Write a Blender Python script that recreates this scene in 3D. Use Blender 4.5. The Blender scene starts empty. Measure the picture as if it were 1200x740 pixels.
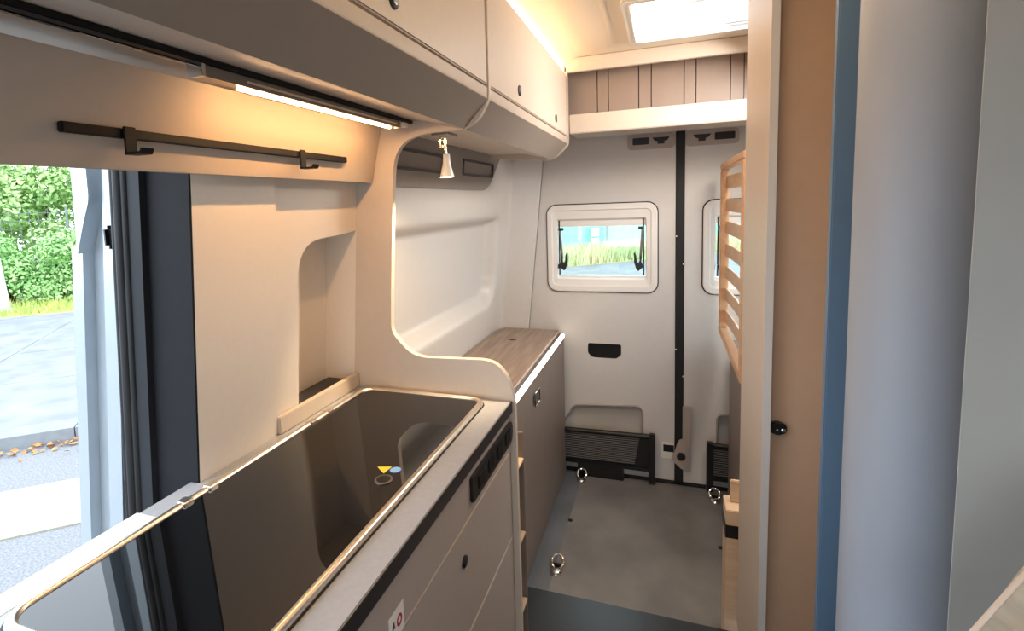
import bpy, bmesh, math, random
from mathutils import Vector, Matrix
random.seed(7)
scene = bpy.context.scene
COL = scene.collection

# ------------------------------------------------------------------ materials
def srgb(r, g, b):
    f = lambda c: (c/255/12.92) if c/255 <= .04045 else ((c/255+.055)/1.055)**2.4
    return (f(r), f(g), f(b), 1)
MATS = {}
def mat(name, rgb, rough=.5, metal=0, noise=0, nscale=8, stretch=None, rgb2=None, bump=0, coat=0, spec=.5, trans=0, bscale=None):
    m = bpy.data.materials.new(name); m.use_nodes = True
    nt = m.node_tree; b = nt.nodes['Principled BSDF']
    c1 = srgb(*rgb)
    b.inputs['Base Color'].default_value = c1
    b.inputs['Roughness'].default_value = rough
    b.inputs['Metallic'].default_value = metal
    b.inputs['Coat Weight'].default_value = coat
    b.inputs['Specular IOR Level'].default_value = spec
    if trans: b.inputs['Transmission Weight'].default_value = trans
    if noise or rgb2 or bump:
        tc = nt.nodes.new('ShaderNodeTexCoord'); mp = nt.nodes.new('ShaderNodeMapping')
        nt.links.new(tc.outputs['Object'], mp.inputs['Vector'])
        if stretch: mp.inputs['Scale'].default_value = stretch
        n = nt.nodes.new('ShaderNodeTexNoise'); n.inputs['Scale'].default_value = nscale
        n.inputs['Detail'].default_value = 6
        nt.links.new(mp.outputs[0], n.inputs['Vector'])
        if noise or rgb2:
            cr = nt.nodes.new('ShaderNodeValToRGB')
            c2 = srgb(*rgb2) if rgb2 else tuple(min(1, x*(1-noise)) for x in c1[:3])+(1,)
            cr.color_ramp.elements[0].position = .36; cr.color_ramp.elements[1].position = .66
            cr.color_ramp.elements[0].color = c2; cr.color_ramp.elements[1].color = c1
            nt.links.new(n.outputs['Fac'], cr.inputs[0]); nt.links.new(cr.outputs[0], b.inputs['Base Color'])
        if bump:
            bp = nt.nodes.new('ShaderNodeBump'); bp.inputs['Strength'].default_value = bump
            bp.inputs['Distance'].default_value = .003
            n2 = nt.nodes.new('ShaderNodeTexNoise'); n2.inputs['Scale'].default_value = bscale or nscale
            nt.links.new(mp.outputs[0], n2.inputs['Vector'])
            nt.links.new(n2.outputs['Fac'], bp.inputs['Height']); nt.links.new(bp.outputs[0], b.inputs['Normal'])
    MATS[name] = m
    return m
def emis(name, rgb, strength):
    m = bpy.data.materials.new(name); m.use_nodes = True
    nt = m.node_tree; nt.nodes.clear()
    e = nt.nodes.new('ShaderNodeEmission'); o = nt.nodes.new('ShaderNodeOutputMaterial')
    e.inputs[0].default_value = (*rgb, 1); e.inputs[1].default_value = strength
    nt.links.new(e.outputs[0], o.inputs[0]); return m

M_beige = mat('beige_laminate', (203,190,176), .45, noise=.03, nscale=40)
M_beige2 = mat('beige_laminate_darker', (190,176,162), .5, noise=.03, nscale=40)
M_cabdk = mat('cabinet_chamfer_darker', (146,134,124), .5, noise=.03, nscale=40)
M_grey_lam = mat('grey_beige_laminate', (176,164,156), .42, noise=.03, nscale=40)
M_plastic = mat('pale_grey_plastic', (210,207,204), .38, noise=.02, nscale=30)
M_lining = mat('cream_wall_lining', (226,217,206), .55, noise=.02, nscale=60, bump=.05, bscale=300)
M_liningdk = mat('grey_felt_lining', (158,150,144), .8, noise=.06, nscale=90)
M_ceil = mat('cream_ceiling_lining', (224,214,198), .6, noise=.02, nscale=60)
M_white = mat('white_plastic', (232,231,226), .3, noise=.01, nscale=20)
M_winframe = mat('window_frame_plastic', (232,229,225), .35, noise=.01, nscale=20)
M_black = mat('black_plastic', (18,18,19), .35, noise=.1, nscale=30)
M_blackm = mat('matte_black_metal', (16,15,15), .5, spec=.3, noise=.1, nscale=30)
M_rubber = mat('black_rubber', (17,18,20), .6, noise=.15, nscale=50)
M_jamb = mat('charcoal_jamb', (34,35,38), .6, spec=.15, noise=.1, nscale=30)
M_jamb2 = mat('grey_black_jamb', (44,46,50), .5, spec=.2, noise=.08, nscale=30)
M_silver = mat('silver_paint', (186,196,204), .28, metal=.35, coat=.5, noise=.04, nscale=20)
M_chrome = mat('polished_chrome', (225,222,216), .09, metal=1, noise=.02, nscale=10)
M_alu = mat('brushed_aluminium', (150,148,146), .32, metal=.9, noise=.08, nscale=20, stretch=(1,.05,1))
M_rim = mat('brushed_steel_rim', (236,226,212), .28, metal=1, noise=.02, nscale=3)
M_lid = mat('black_glass', (14,14,15), .02, noise=.05, nscale=4, spec=.6)
M_top = mat('grey_stone_laminate', (166,170,176), .36, noise=.08, nscale=120)
M_topedge = mat('charcoal_edge', (44,43,46), .4, noise=.08, nscale=60)
M_wood = mat('greyed_oak', (160,138,122), .4, rgb2=(134,113,99), nscale=5, stretch=(9,.7,9), bump=.08, noise=.1)
M_wooddk = mat('dark_greyed_oak', (134,121,113), .45, rgb2=(127,114,106), nscale=5, stretch=(1,8,.7), bump=.06, noise=.1)
M_beech = mat('beech_wood', (216,176,138), .42, rgb2=(202,160,122), nscale=6, stretch=(3,1,6), noise=.1)
M_lightwood = mat('pale_birch_edge', (216,190,160), .45, rgb2=(202,174,144), nscale=9, stretch=(1,1,5), noise=.1)
M_plank = mat('taupe_plank', (152,134,122), .45, noise=.05, nscale=20, stretch=(1,1,.2))
M_floor = mat('dark_floor_vinyl', (20,26,32), .3, noise=.12, nscale=5)
M_mat = mat('taupe_floor_sheet', (132,131,130), .5, rgb2=(108,107,108), nscale=3.2, noise=.15)
M_matedge = mat('slate_floor_sheet', (106,111,118), .5, rgb2=(94,99,106), nscale=5, noise=.1)
M_door_tan = mat('tan_door_panel', (202,168,140), .5, noise=.04, nscale=25)
M_blue = mat('skylit_blue_panel', (92,121,150), .5, noise=.04, nscale=20)  # blue tint of the skylight is put into the panel's colour
M_post = mat('pale_grey_post', (148,157,170), .45, noise=.02, nscale=15)
M_greypanel = mat('warm_grey_panel', (164,166,163), .55, noise=.03, nscale=12)
M_cush = mat('striped_fabric', (168,165,154), .85, rgb2=(140,137,127), nscale=3, stretch=(1,1,14), noise=.2, bump=.2, bscale=200)
M_net = mat('black_net_cloth', (26,26,28), .7, noise=.2, nscale=120)
M_cord = mat('grey_elastic_cord', (116,116,120), .5, noise=.1, nscale=60)
M_stick = mat('sticker_white', (236,232,228), .5, noise=.01, nscale=20)
M_red = mat('sticker_red', (170,28,40), .5, noise=.02, nscale=20)
M_yellow = mat('sticker_yellow', (248,224,64), .5, noise=.02, nscale=20)
M_sblue = mat('sticker_blue', (150,200,240), .5, noise=.02, nscale=20)
M_sblue2 = mat('sticker_deep_blue', (40,90,190), .5, noise=.02, nscale=20)
M_asph = mat('road_asphalt', (128,129,132), .9, rgb2=(100,101,104), nscale=60, noise=.2, bump=.4, bscale=200)
M_walk = mat('concrete_paving', (126,130,134), .85, rgb2=(110,113,117), nscale=2.5, noise=.1)
M_yel = mat('sand_slab', (150,146,126), .9, noise=.1, nscale=8)
M_curb = mat('curb_stone', (128,132,136), .9, noise=.15, nscale=10)
M_leafy = mat('dry_leaf', (190,140,80), .8, rgb2=(150,100,60), nscale=30, noise=.2)
M_teal = mat('mint_fence', (140,205,190), .6, noise=.06, nscale=3)
M_pale = mat('white_post_paint', (205,208,210), .5, noise=.03, nscale=5)
M_grassg = mat('verge_grass', (150,178,92), .8, rgb2=(190,190,112), nscale=2, noise=.2)
M_straw = mat('tall_grass', (186,206,150), .8, rgb2=(220,212,170), nscale=1.2, noise=.2)
M_leaf = mat('bush_leaf', (176,212,140), .6, rgb2=(128,178,104), nscale=2.2, noise=.3)
M_leaf2 = mat('tree_leaf', (178,208,136), .6, rgb2=(132,170,98), nscale=1.6, noise=.3)
M_bark = mat('bark', (90,76,60), .9, noise=.3, nscale=12)
M_wire = mat('fence_wire', (120,128,128), .5, metal=.6, noise=.05, nscale=20)
def glass_mat(name, tint, mixv):
    m = bpy.data.materials.new(name); m.use_nodes = True
    nt = m.node_tree; nt.nodes.clear()
    o = nt.nodes.new('ShaderNodeOutputMaterial'); mx = nt.nodes.new('ShaderNodeMixShader')
    t = nt.nodes.new('ShaderNodeBsdfTransparent'); g = nt.nodes.new('ShaderNodeBsdfGlossy')
    t.inputs[0].default_value = tint; g.inputs['Roughness'].default_value = .03
    mx.inputs[0].default_value = mixv
    nt.links.new(t.outputs[0], mx.inputs[1]); nt.links.new(g.outputs[0], mx.inputs[2]); nt.links.new(mx.outputs[0], o.inputs[0])
    return m
M_glass = glass_mat('window_acrylic', (.95,1,.985,1), .06)
def opal():
    m = bpy.data.materials.new('opal_acrylic'); m.use_nodes = True
    nt = m.node_tree; nt.nodes.clear()
    o = nt.nodes.new('ShaderNodeOutputMaterial'); mx = nt.nodes.new('ShaderNodeMixShader')
    t = nt.nodes.new('ShaderNodeBsdfTransparent'); g = nt.nodes.new('ShaderNodeBsdfTranslucent')
    mx.inputs[0].default_value = .3; g.inputs[0].default_value = (.95,.97,1,1); t.inputs[0].default_value = (.96,.98,1,1)
    nt.links.new(t.outputs[0], mx.inputs[1]); nt.links.new(g.outputs[0], mx.inputs[2]); nt.links.new(mx.outputs[0], o.inputs[0])
    return m
M_opal = opal()
WARM = (1, .62, .30)
M_led = emis('warm_led', (1,.55,.23), 105)
M_led2 = emis('warm_led_ceiling', (1,.56,.23), 15)
M_ledw = emis('neutral_led', (1, .86, .72), 5)
M_bulb = emis('spot_bulb', (1, .78, .5), 30)

# ------------------------------------------------------------------ mesh helpers
def tag(o, label=None, cat=None, group=None, kind=None):
    if label: o['label'] = label
    if cat: o['category'] = cat
    if group: o['group'] = group
    if kind: o['kind'] = kind
    return o
def root_loc(p):
    v = Vector((0,0,0))
    while p: v += p.location; p = p.parent
    return v
def obj(name, bm, m, parent=None, smooth=True, ang=38):
    """links bm (world coordinates) as one mesh object; materials m may be a list"""
    bmesh.ops.recalc_face_normals(bm, faces=bm.faces)
    me = bpy.data.meshes.new(name)
    for mm in (m if isinstance(m, (list, tuple)) else [m]): me.materials.append(mm)
    if parent is not None:
        off = root_loc(parent)
    else:
        xs = [v.co for v in bm.verts]
        off = Vector(((min(v.x for v in xs)+max(v.x for v in xs))/2, (min(v.y for v in xs)+max(v.y for v in xs))/2, min(v.z for v in xs)))
    for v in bm.verts: v.co -= off
    bm.to_mesh(me); bm.free()
    if smooth:
        for p in me.polygons: p.use_smooth = True
        me.set_sharp_from_angle(angle=math.radians(ang))
    o = bpy.data.objects.new(name, me); COL.objects.link(o)
    if parent is not None: o.parent = parent
    else: o.location = off
    return o
def thing(name, loc, label, cat, group=None):
    o = bpy.data.objects.new(name, None); COL.objects.link(o); o.location = loc; o.empty_display_size = .05
    return tag(o, label, cat, group)
def struct_root(name, loc):
    o = bpy.data.objects.new(name, None); COL.objects.link(o); o.location = loc
    return tag(o, kind='structure')
def struct(name, bm, m, parent=None, **k):
    o = obj(name, bm, m, parent, **k)
    if parent is None: o['kind'] = 'structure'
    return o
def N(): return bmesh.new()
def box(bm, x0, x1, y0, y1, z0, z1, bev=.002, seg=2):
    r = bmesh.ops.create_cube(bm, size=1)
    for v in r['verts']:
        v.co = Vector((x0+(v.co.x+.5)*(x1-x0), y0+(v.co.y+.5)*(y1-y0), z0+(v.co.z+.5)*(z1-z0)))
    if bev:
        bev = min(bev, .45*min(abs(x1-x0), abs(y1-y0), abs(z1-z0)))
        es = list({e for v in r['verts'] for e in v.link_edges})
        bmesh.ops.bevel(bm, geom=es, offset=bev, segments=seg, affect='EDGES', clamp_overlap=True)
    return bm
def B(*a, **k): return box(N(), *a, **k)
PL = {'X': lambda a, b, d: Vector((d, a, b)), 'Y': lambda a, b, d: Vector((a, d, b)), 'Z': lambda a, b, d: Vector((a, b, d))}
def plate(bm, outer, holes, axis, d0, d1, fn=None, bev=0):
    """flat plate with holes in the plane normal to axis, between d0 and d1"""
    f = fn or PL[axis]
    loops = [outer]+list(holes); ed0 = []; rings = []
    for lp in loops:
        v0 = [bm.verts.new(f(a, b, d0)) for a, b in lp]; v1 = [bm.verts.new(f(a, b, d1)) for a, b in lp]
        n = len(lp)
        for i in range(n): bm.faces.new((v0[i], v0[(i+1) % n], v1[(i+1) % n], v1[i]))
        rings.append((v0, v1))
    bm.edges.ensure_lookup_table()
    for k in (0, 1):
        es = []
        for r in rings:
            v = r[k]
            for i in range(len(v)): es.append(bm.edges.get((v[i], v[(i+1) % len(v)])))
        if len(rings) == 1 : 
            bm.faces.new(rings[0][k])
        else:
            bmesh.ops.triangle_fill(bm, use_beauty=True, use_dissolve=False, edges=es)
    if bev:
        es = []
        for r in rings:
            for v in r:
                for i in range(len(v)): es.append(bm.edges.get((v[i], v[(i+1) % len(v)])))
        bmesh.ops.bevel(bm, geom=[e for e in es if e], offset=bev, segments=2, affect='EDGES', clamp_overlap=True)
    return bm
def rrect(a0, a1, b0, b1, r, n=6):
    pts = []
    for cx, cy, s in ((a1-r, b1-r, 0), (a0+r, b1-r, 90), (a0+r, b0+r, 180), (a1-r, b0+r, 270)):
        for i in range(n+1):
            t = math.radians(s+90*i/n); pts.append((cx+r*math.cos(t), cy+r*math.sin(t)))
    return pts
def rpoly(pts, rads, n=6):
    """polygon with rounded corners"""
    out = []
    N_ = len(pts)
    for i in range(N_):
        p = Vector(pts[i]); a = Vector(pts[i-1]); b = Vector(pts[(i+1) % N_])
        r = rads[i] if isinstance(rads, (list, tuple)) else rads
        if not r: out.append(tuple(p)); continue
        u = (a-p); v = (b-p); r = min(r, u.length*.49, v.length*.49)
        p0 = p+u.normalized()*r; p1 = p+v.normalized()*r
        for k in range(n+1):
            t = k/n
            out.append(tuple(p0*(1-t)**2+p*2*t*(1-t)+p1*t*t))
    return out
def tube(bm, pts, r, n=10, closed=False, sx=1, up=None):
    pts = [Vector(p) for p in pts]; rings = []
    N_ = len(pts)
    for i, p in enumerate(pts):
        if closed: t = (pts[(i+1) % N_]-pts[i-1])
        else: t = pts[min(i+1, N_-1)]-pts[max(i-1, 0)]
        t.normalize()
        ref = Vector(up) if up else (Vector((0,0,1)) if abs(t.z) < .9 else Vector((1,0,0)))
        s = t.cross(ref).normalized(); w = s.cross(t)
        rr = r[i] if isinstance(r, (list, tuple)) else r
        rings.append([bm.verts.new(p+s*math.cos(2*math.pi*k/n)*rr*sx+w*math.sin(2*math.pi*k/n)*rr) for k in range(n)])
    m = N_ if closed else N_-1
    for i in range(m):
        a, b = rings[i], rings[(i+1) % N_]
        for k in range(n): bm.faces.new((a[k], a[(k+1) % n], b[(k+1) % n], b[k]))
    if not closed:
        bm.faces.new(rings[0]); bm.faces.new(rings[-1])
    return bm
def lathe(bm, prof, c, axis='Z', n=24):
    """prof: list of (r, h); revolved about axis through c"""
    rings = []
    for r, h in prof:
        ring = []
        for k in range(n):
            t = 2*math.pi*k/n; a, b = r*math.cos(t), r*math.sin(t)
            o = {'Z': (a, b, h), 'X': (h, a, b), 'Y': (a, h, b)}[axis]
            ring.append(bm.verts.new(Vector(c)+Vector(o)))
        rings.append(ring)
    for i in range(len(rings)-1):
        for k in range(n): bm.faces.new((rings[i][k], rings[i][(k+1) % n], rings[i+1][(k+1) % n], rings[i+1][k]))
    bm.faces.new(rings[0]); bm.faces.new(rings[-1])
    return bm
def prism_y(bm, poly, y0, y1): return plate(bm, poly, [], 'Y', y0, y1)

# ------------------------------------------------------------------ setting: van shell
YD = 1.38          # plane of the divider between kitchen and rear cabinet
CEIL = 2.38
CORN = 2.27
def xl(z): return -.923-(1.15-z)*.0825     # inner side of left lining (leans in towards the roof)
def xq(z): return -.90-.10*(1.9-z)         # rear quarter lining

# floors
bm = B(-1.05, 1.1, 1.853, 3.24, -.06, 0, bev=.002)
struct('floor', bm, M_matedge)
bm = B(-1.02, 1.1, -1.6, 1.853, .12, .2, bev=.004)
struct('floor_front', bm, M_floor)
o = obj('floor_sheet', B(-.474, .60, 1.87, 3.15, .0005, .004, bev=.001), M_mat)
tag(o, 'taupe mottled floor sheet covering the middle of the rear load floor', 'floor covering')

# ceiling with hatch hole
bm = N()
plate(bm, [(-1.0,-1.6),(1.1,-1.6),(1.1,3.24),(-1.0,3.24)], [rrect(-.13,.40,1.93,2.435,.02)], 'Z', CEIL, CEIL+.03)
struct('ceiling', bm, M_ceil, smooth=False)
# cove between ceiling and cabinet tops (left), crease of the lining
bm = N()
cv = [(-.50,2.3465),(-.452,2.3465),(-.43,2.362),(-.395,2.378),(-.36,2.3815),(-.36,2.39),(-.50,2.39)]
prism_y(bm, cv, -.6, 2.66)
struct('trim_1', bm, M_ceil)
bm = N()
tube(bm, [(-.20,-.6,CEIL+.009),(-.20,1.5,CEIL+.009),(-.205,2.2,CEIL+.009),(-.23,2.50,CEIL+.010)], .011, 12, sx=2.2)
struct('trim_2', bm, M_ceil)

# left outer skin behind the linings, with opening for the sliding door (y -.45 .. .775)
def skin(bm, y0, y1, z0, z1, x=None, t=.02):
    zs = [z0+(z1-z0)*i/8 for i in range(9)]
    poly = [((x or -1.06)+.0825*(z-1.15), z) for z in zs]
    poly = poly+[(a-t, z) for a, z in reversed(poly)]
    return prism_y(bm, poly, y0, y1)
bm = N(); skin(bm, .775, 3.24, -.06, 2.40)
struct('wall_left', bm, M_liningdk)
bm = N(); skin(bm, -.95, .775, 1.90, 2.40)
struct('wall_left_over_door', bm, M_liningdk)
bm = N(); skin(bm, -1.6, -.95, .12, 2.40)
struct('wall_left_front', bm, M_liningdk)
bm = N(); plate(bm, [(-1.6,-.06),(3.24,-.06),(3.24,2.40),(-1.6,2.40)], [rrect(2.15,3.02,1.02,1.72,.06)], 'X', 1.02, 1.06)
struct('wall_right', bm, M_plastic, smooth=False)
w3 = struct_root('window_3', (1.03, 2.585, 1.02))  # unseen window over the bed, added to bring daylight to the rear
bm = N(); plate(bm, rrect(2.12,3.05,.99,1.75,.07), [rrect(2.16,3.01,1.03,1.71,.05)], 'X', 1.005, 1.0195, bev=.003); obj('window_frame', bm, M_winframe, w3)
bm = N(); plate(bm, rrect(2.151,3.019,1.021,1.719,.06), [], 'X', 1.035, 1.04); obj('pane', bm, M_glass, w3)
# unseen front wall behind the camera; its opening is sized for the daylight admitted
bm = N(); plate(bm, [(-1.05,.12),(1.06,.12),(1.06,2.40),(-1.05,2.40)], [rrect(-.85,.85,1.0,1.75,.08)], 'Y', -1.64, -1.60)
struct('wall_front', bm, M_beige2, smooth=False)

# rear quarter lining: surface with a soft moulded recess
def sstep(a, b, x):
    t = max(0, min(1, (x-a)/(b-a))); return t*t*(3-2*t)
def quarter():
    bm = N()
    path = []     # (u, x offset fn, y)
    ys = [YD+.02+(3.03-YD-.02)*i/90 for i in range(91)]
    zs = [-.02+i*.0155 for i in range(156)]
    grid = []
    def rec(y, z):
        # soft moulded recess: rounded rectangle y 1.0..3.02, z 1.09..1.63
        cyc, czc, hy, hz = 2.015, 1.36, 1.005, .272
        dy, dz = y-cyc, z-czc
        rad = .05 if dz > 0 else .15
        qy, qz = abs(dy)-hy+rad, abs(dz)-hz+rad
        sd_ = math.hypot(max(qy,0), max(qz,0))+min(max(qy,qz),0)-rad
        return .08*sstep(0, .055 if dz > -.1 else .075, -sd_)
    for z in zs:
        row = []
        for y in ys: row.append(bm.verts.new((xq(z)-rec(y, z), y, z)))
        # rounded corner into the rear pillar
        x0 = xq(z)
        xe = -.69-(1.944-z)*.109-.004
        for k in range(1, 8):
            t = k/7
            a = t*math.pi/2
            row.append(bm.verts.new((x0+.035*(1-math.cos(a)), 3.03+.117*math.sin(a), z)))
        xm = x0+.035
        for k in range(1, 6):
            t = k/5
            row.append(bm.verts.new((xm+(xe-xm)*t, 3.147+.02*t, z)))
        row.append(bm.verts.new((xe, 3.182, z)))
        grid.append(row)
    for i in range(len(grid)-1):
        for j in range(len(grid[0])-1):
            bm.faces.new((grid[i][j], grid[i][j+1], grid[i+1][j+1], grid[i+1][j]))
    return bm
o = struct('wall_left_rear_lining', quarter(), M_plastic, ang=60)
sm = o.modifiers.new('thick', 'SOLIDIFY'); sm.thickness = .004

# felt trim panel above the recess with two black framed pockets
def onq(off):
    return lambda a, b, d: Vector((xq(b)+d+off, a, b))
t = thing('speaker_panel', (xq(1.8), 2.0, 1.76), 'grey trim panel with two black framed pockets below the rear overhead cabinet', 'trim panel')
pts = rpoly([(YD+.025,2.03),(2.98,2.03),(2.72,1.775),(YD+.025,1.775)], [0,.02,.09,0], 8)
pk = [rrect(1.62,2.09,1.846,1.905,.012), rrect(2.33,2.77,1.850,1.908,.012)]
bm = N(); plate(bm, pts, pk, 'X', -.002, .016, fn=onq(0)); obj('panel', bm, M_liningdk, t)
for h in pk:
    cy = sum(p[0] for p in h)/len(h); cz = sum(p[1] for p in h)/len(h)
    outer = [(cy+(p[0]-cy)*1.0+math.copysign(.012, p[0]-cy), cz+(p[1]-cz)+math.copysign(.010, p[1]-cz)) for p in h]
    bm = N(); plate(bm, outer, [h], 'X', .012, .021, fn=onq(0)); f = obj('pocket_frame', bm, M_black, t)
    bm = N(); plate(bm, h, [], 'X', -.02, .004, fn=onq(.002)); obj('pocket_back', bm, M_liningdk, f)

# linings beside the sliding door
def onl(off): return lambda a, b, d: Vector((xl(b)+d+off, a, b))
bm = N(); plate(bm, rrect(.777,1.012,.9,1.86,.006), [], 'X', -.03, .012, fn=onl(0), bev=.003)
struct('trim_3', bm, M_lining)
t_out = [(1.006,.9),(YD,.9),(YD,1.86),(1.006,1.86)]
bm = N()
niche = rpoly([(1.108,.91),(1.3795,.91),(1.3795,1.635),(1.30,1.628),(1.108,1.618)], [0,0,0,.02,.10], 10)
plate(bm, t_out, [niche], 'X', -.02, 0, fn=onl(0))
# returns of the niche
n = len(niche)
vs0 = [bm.verts.new(Vector((xl(b)-.02, a, b))) for a, b in niche]
vs1 = [bm.verts.new(Vector((xl(b)-.108, a, b))) for a, b in niche]
for i in range(n): bm.faces.new((vs0[i], vs0[(i+1) % n], vs1[(i+1) % n], vs1[i]))
bm.faces.new(vs1)
struct('trim_4', bm, M_lining, ang=50)
obj('niche_floor', B(-1.02, -.921, 1.112, YD-.001, 1.146, 1.163, bev=.001), M_topedge, bpy.data.objects['trim_4'])

# rear jamb of the sliding-door opening
jr = struct_root('door_frame_1', (-.95, .76, .2))
def jm(a, b, y0, y1, name, m, bev=.004):
    # strip across X (values at z=1.78, leaning out towards the floor), facing the front
    bm = N()
    zs = [.2+i*.2 for i in range(9)]+[1.90]
    L = [(a-.0825*(1.78-z), z) for z in zs]; R_ = [(b-.0825*(1.78-z), z) for z in zs]
    prism_y(bm, L+list(reversed(R_)), y0, y1)
    return obj(name, bm, m, jr, smooth=False)
jm(-.985, -.8600, .772, .79, 'jamb_panel', M_jamb)
jm(-1.052, -.975, .758, .82, 'jamb_step', M_jamb2)
bm = N()
for x0, rr in ((-1.016, .008), (-1.033, .012), (-1.048, .008)):
    tube(bm, [(x0-.0825*(1.78-z), 0.760, z) for z in [.2+i*.1 for i in range(18)]], rr, 10)
obj('rubber_seal', bm, M_rubber, jr)

# ------------------------------------------------------------------ open sliding door outside
sd = thing('sliding_door', (-1.25, 1.4, -.45), 'silver sliding door of the van standing open behind the black door seal', 'van door')
bm = N()
prof = []
zs = [-.4+i*.06 for i in range(38)]
def sx(z):  # outer skin curvature
    return -1.196-.125*(1.8-z)+.055*max(0, (1.0-z))**1.5
L = [(sx(z), z) for z in zs]
R_ = [(sx(z)+.13+.006*math.sin(z*9), z) for z in zs]
prism_y(bm, L+list(reversed(R_)), .80, 2.0)
obj('door_panel', bm, M_silver, sd)
bm = N()
L2 = [(sx(z)-.004, z) for z in zs if z < 1.66]; R2 = [(sx(z)+.03, z) for z in zs if z < 1.66]
prism_y(bm, L2+list(reversed(R2)), .775, .81)
obj('door_flange', bm, M_silver, sd)
bm = N()
L2 = [(sx(z)+.085, z) for z in zs]; R2 = [(sx(z)+.128, z) for z in zs]
prism_y(bm, L2+list(reversed(R2)), .782, .81)
obj('door_return', bm, M_silver, sd)
bm = N(); plate(bm, rpoly([(-1.190,1.62),(-1.165,1.68),(-1.135,1.74),(-1.13,1.90),(-1.175,1.90),(-1.185,1.70)], .012, 4), [], 'Y', .765, .81, bev=.004)
obj('roller_bracket', bm, M_silver, sd)
bm = B(-1.105, -1.085, .762, .80, 1.635, 1.685, bev=.008)
obj('latch', bm, M_black, sd)

# ------------------------------------------------------------------ kitchen unit
XF = -.412
k = thing('kitchen_unit', (-.66, .86, .2), 'grey-beige kitchen base unit with drawers beside the sliding door', 'kitchen cabinet')
obj('carcass', B(-.925, XF-.02, .34, YD-.001, .2, 1.1095), M_grey_lam, k)
obj('fascia', B(XF-.019, XF, .585, YD-.002, .999, 1.1085, bev=.0015), M_grey_lam, k)
d = obj('drawer_front', B(XF-.019, XF, .585, YD-.002, .738, .991, bev=.0015), M_grey_lam, k)
bm = N(); lathe(bm, [(.0135,-.002),(.0135,.003),(.011,.005),(.004,.0055)], (XF,.995,.919), 'X'); obj('push_button', bm, M_black, d)
d = obj('drawer_front', B(XF-.019, XF, .585, YD-.002, .235, .731, bev=.0015), M_grey_lam, k)
for z in (.9945, .7345):
    obj('edge_highlight', B(XF-.012, XF+.0006, .585, YD-.002, z-.0018, z+.0018, bev=.0006), M_beige, k)  # paler strips imitate the light caught along the drawer edges
obj('end_panel', B(XF-.019, XF, .36, .575, 0.235, 1.1085, bev=.0015), M_grey_lam, k)
# black control panel of the fascia
bm = N(); plate(bm, rpoly([(1.045,1.026),(1.365,1.026),(1.378,1.040),(1.378,1.078),(1.366,1.0865),(1.045,1.0865)], [.006,.02,.012,.012,.012,.006], 4), [], 'X', XF+.0002, XF+.008, bev=.002)
cp = obj('control_panel', bm, M_black, k)
for y in (1.08, 1.155, 1.23, 1.305):
    obj('control_key', B(XF+.006, XF+.0105, y, y+.045, 1.040, 1.076, bev=.002), M_blackm, cp)
# narrow open shelf behind the divider at the kitchen end
r = thing('end_shelf', (-.43, 1.45, .2), 'narrow brown open shelf column at the rear end of the kitchen unit', 'shelf')
obj('back_panel', B(-.47, -.455, YD+.0205, 1.497, .2, 1.0), M_wooddk, r)
obj('side_panel', B(-.455, -.405, 1.489, 1.497, .2, 1.0), M_wooddk, r)
for z in (.92, .68, .455):
    obj('shelf_board', B(-.454, -.4035, YD+.0205, 1.4885, z-.008, z), M_lightwood, r)
# safety sticker on the fascia
st = thing('safety_sticker', (XF+.001, .698, .99), 'white paper sticker with red prohibition ring stuck on kitchen drawer front', 'sticker')
bm = N(); plate(bm, [(.668,.995),(.718,.995),(.718,1.045),(.668,1.045)], [], 'X', XF+.0003, XF+.0008); obj('paper', bm, M_stick, st)
bm = N(); ring = [(.702+.009*math.cos(a*.3491), 1.020+.0105*math.sin(a*.3491)) for a in range(18)]; ringi = [(.702+.005*math.cos(a*.3491), 1.020+.006*math.sin(a*.3491)) for a in range(18)]
plate(bm, ring, [ringi], 'X', XF+.0008, XF+.0012); obj('red_ring', bm, M_red, st)
bm = N(); plate(bm, [(.676,1.018),(.688,1.018),(.686,1.022),(.684,1.030),(.680,1.030),(.678,1.022)], [], 'X', XF+.0008, XF+.0012); obj('figure', bm, M_alu, st)

# worktop
WZ = 1.1424
w = thing('worktop', (-.66, .86, 1.088), 'grey laminate kitchen worktop with charcoal front edge', 'worktop')
bm = B(-.934, -.4055, .335, YD-.001, 1.110, WZ, bev=.002); obj('slab', bm, M_top, w)
obj('edge_band', B(-.4055, -.4035, .335, YD-.001, 1.110, WZ-.0008, bev=.0006), M_topedge, w)
obj('back_edge_trim', B(-.9365, -.886, .335, .655, WZ-.02, WZ+.0012, bev=.0005), M_white, w)
# glass lid with steel rim
lid = thing('sink_hob_lid', (-.672, .87, WZ), 'black glass lid with steel rim over the sink and hob', 'lid')
x0, x1, y0, y1 = -.872, -.472, .388, 1.358
outer = rrect(x0, x1, y0, y1, .045, 10); inner = rrect(x0+.014, x1-.014, y0+.014, y1-.014, .034, 10)
bm = N(); plate(bm, inner, [], 'Z', WZ+.0005, WZ+.007); obj('glass', bm, M_lid, lid)
bm = N(); tube(bm, [(a, b, WZ+.004) for a, b in rrect(x0+.007, x1-.007, y0+.007, y1-.007, .040, 10)], .0088, 10, closed=True); obj('steel_rim', bm, M_rim, lid)
bm = N(); plate(bm, rrect(x0-.004, x1+.004, y0-.004, y1+.004, .048, 10), [rrect(x0+.004, x1-.004, y0+.004, y1-.004, .042, 10)], 'Z', WZ+.0002, WZ+.0016); obj('gasket', bm, M_rubber, lid)
for y in (.70, .76, 1.085, 1.16):
    obj('hinge_clip', B(x0-.005, x0+.018, y-.011, y+.011, WZ+.003, WZ+.0135, bev=.002), M_rim, lid)
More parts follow.
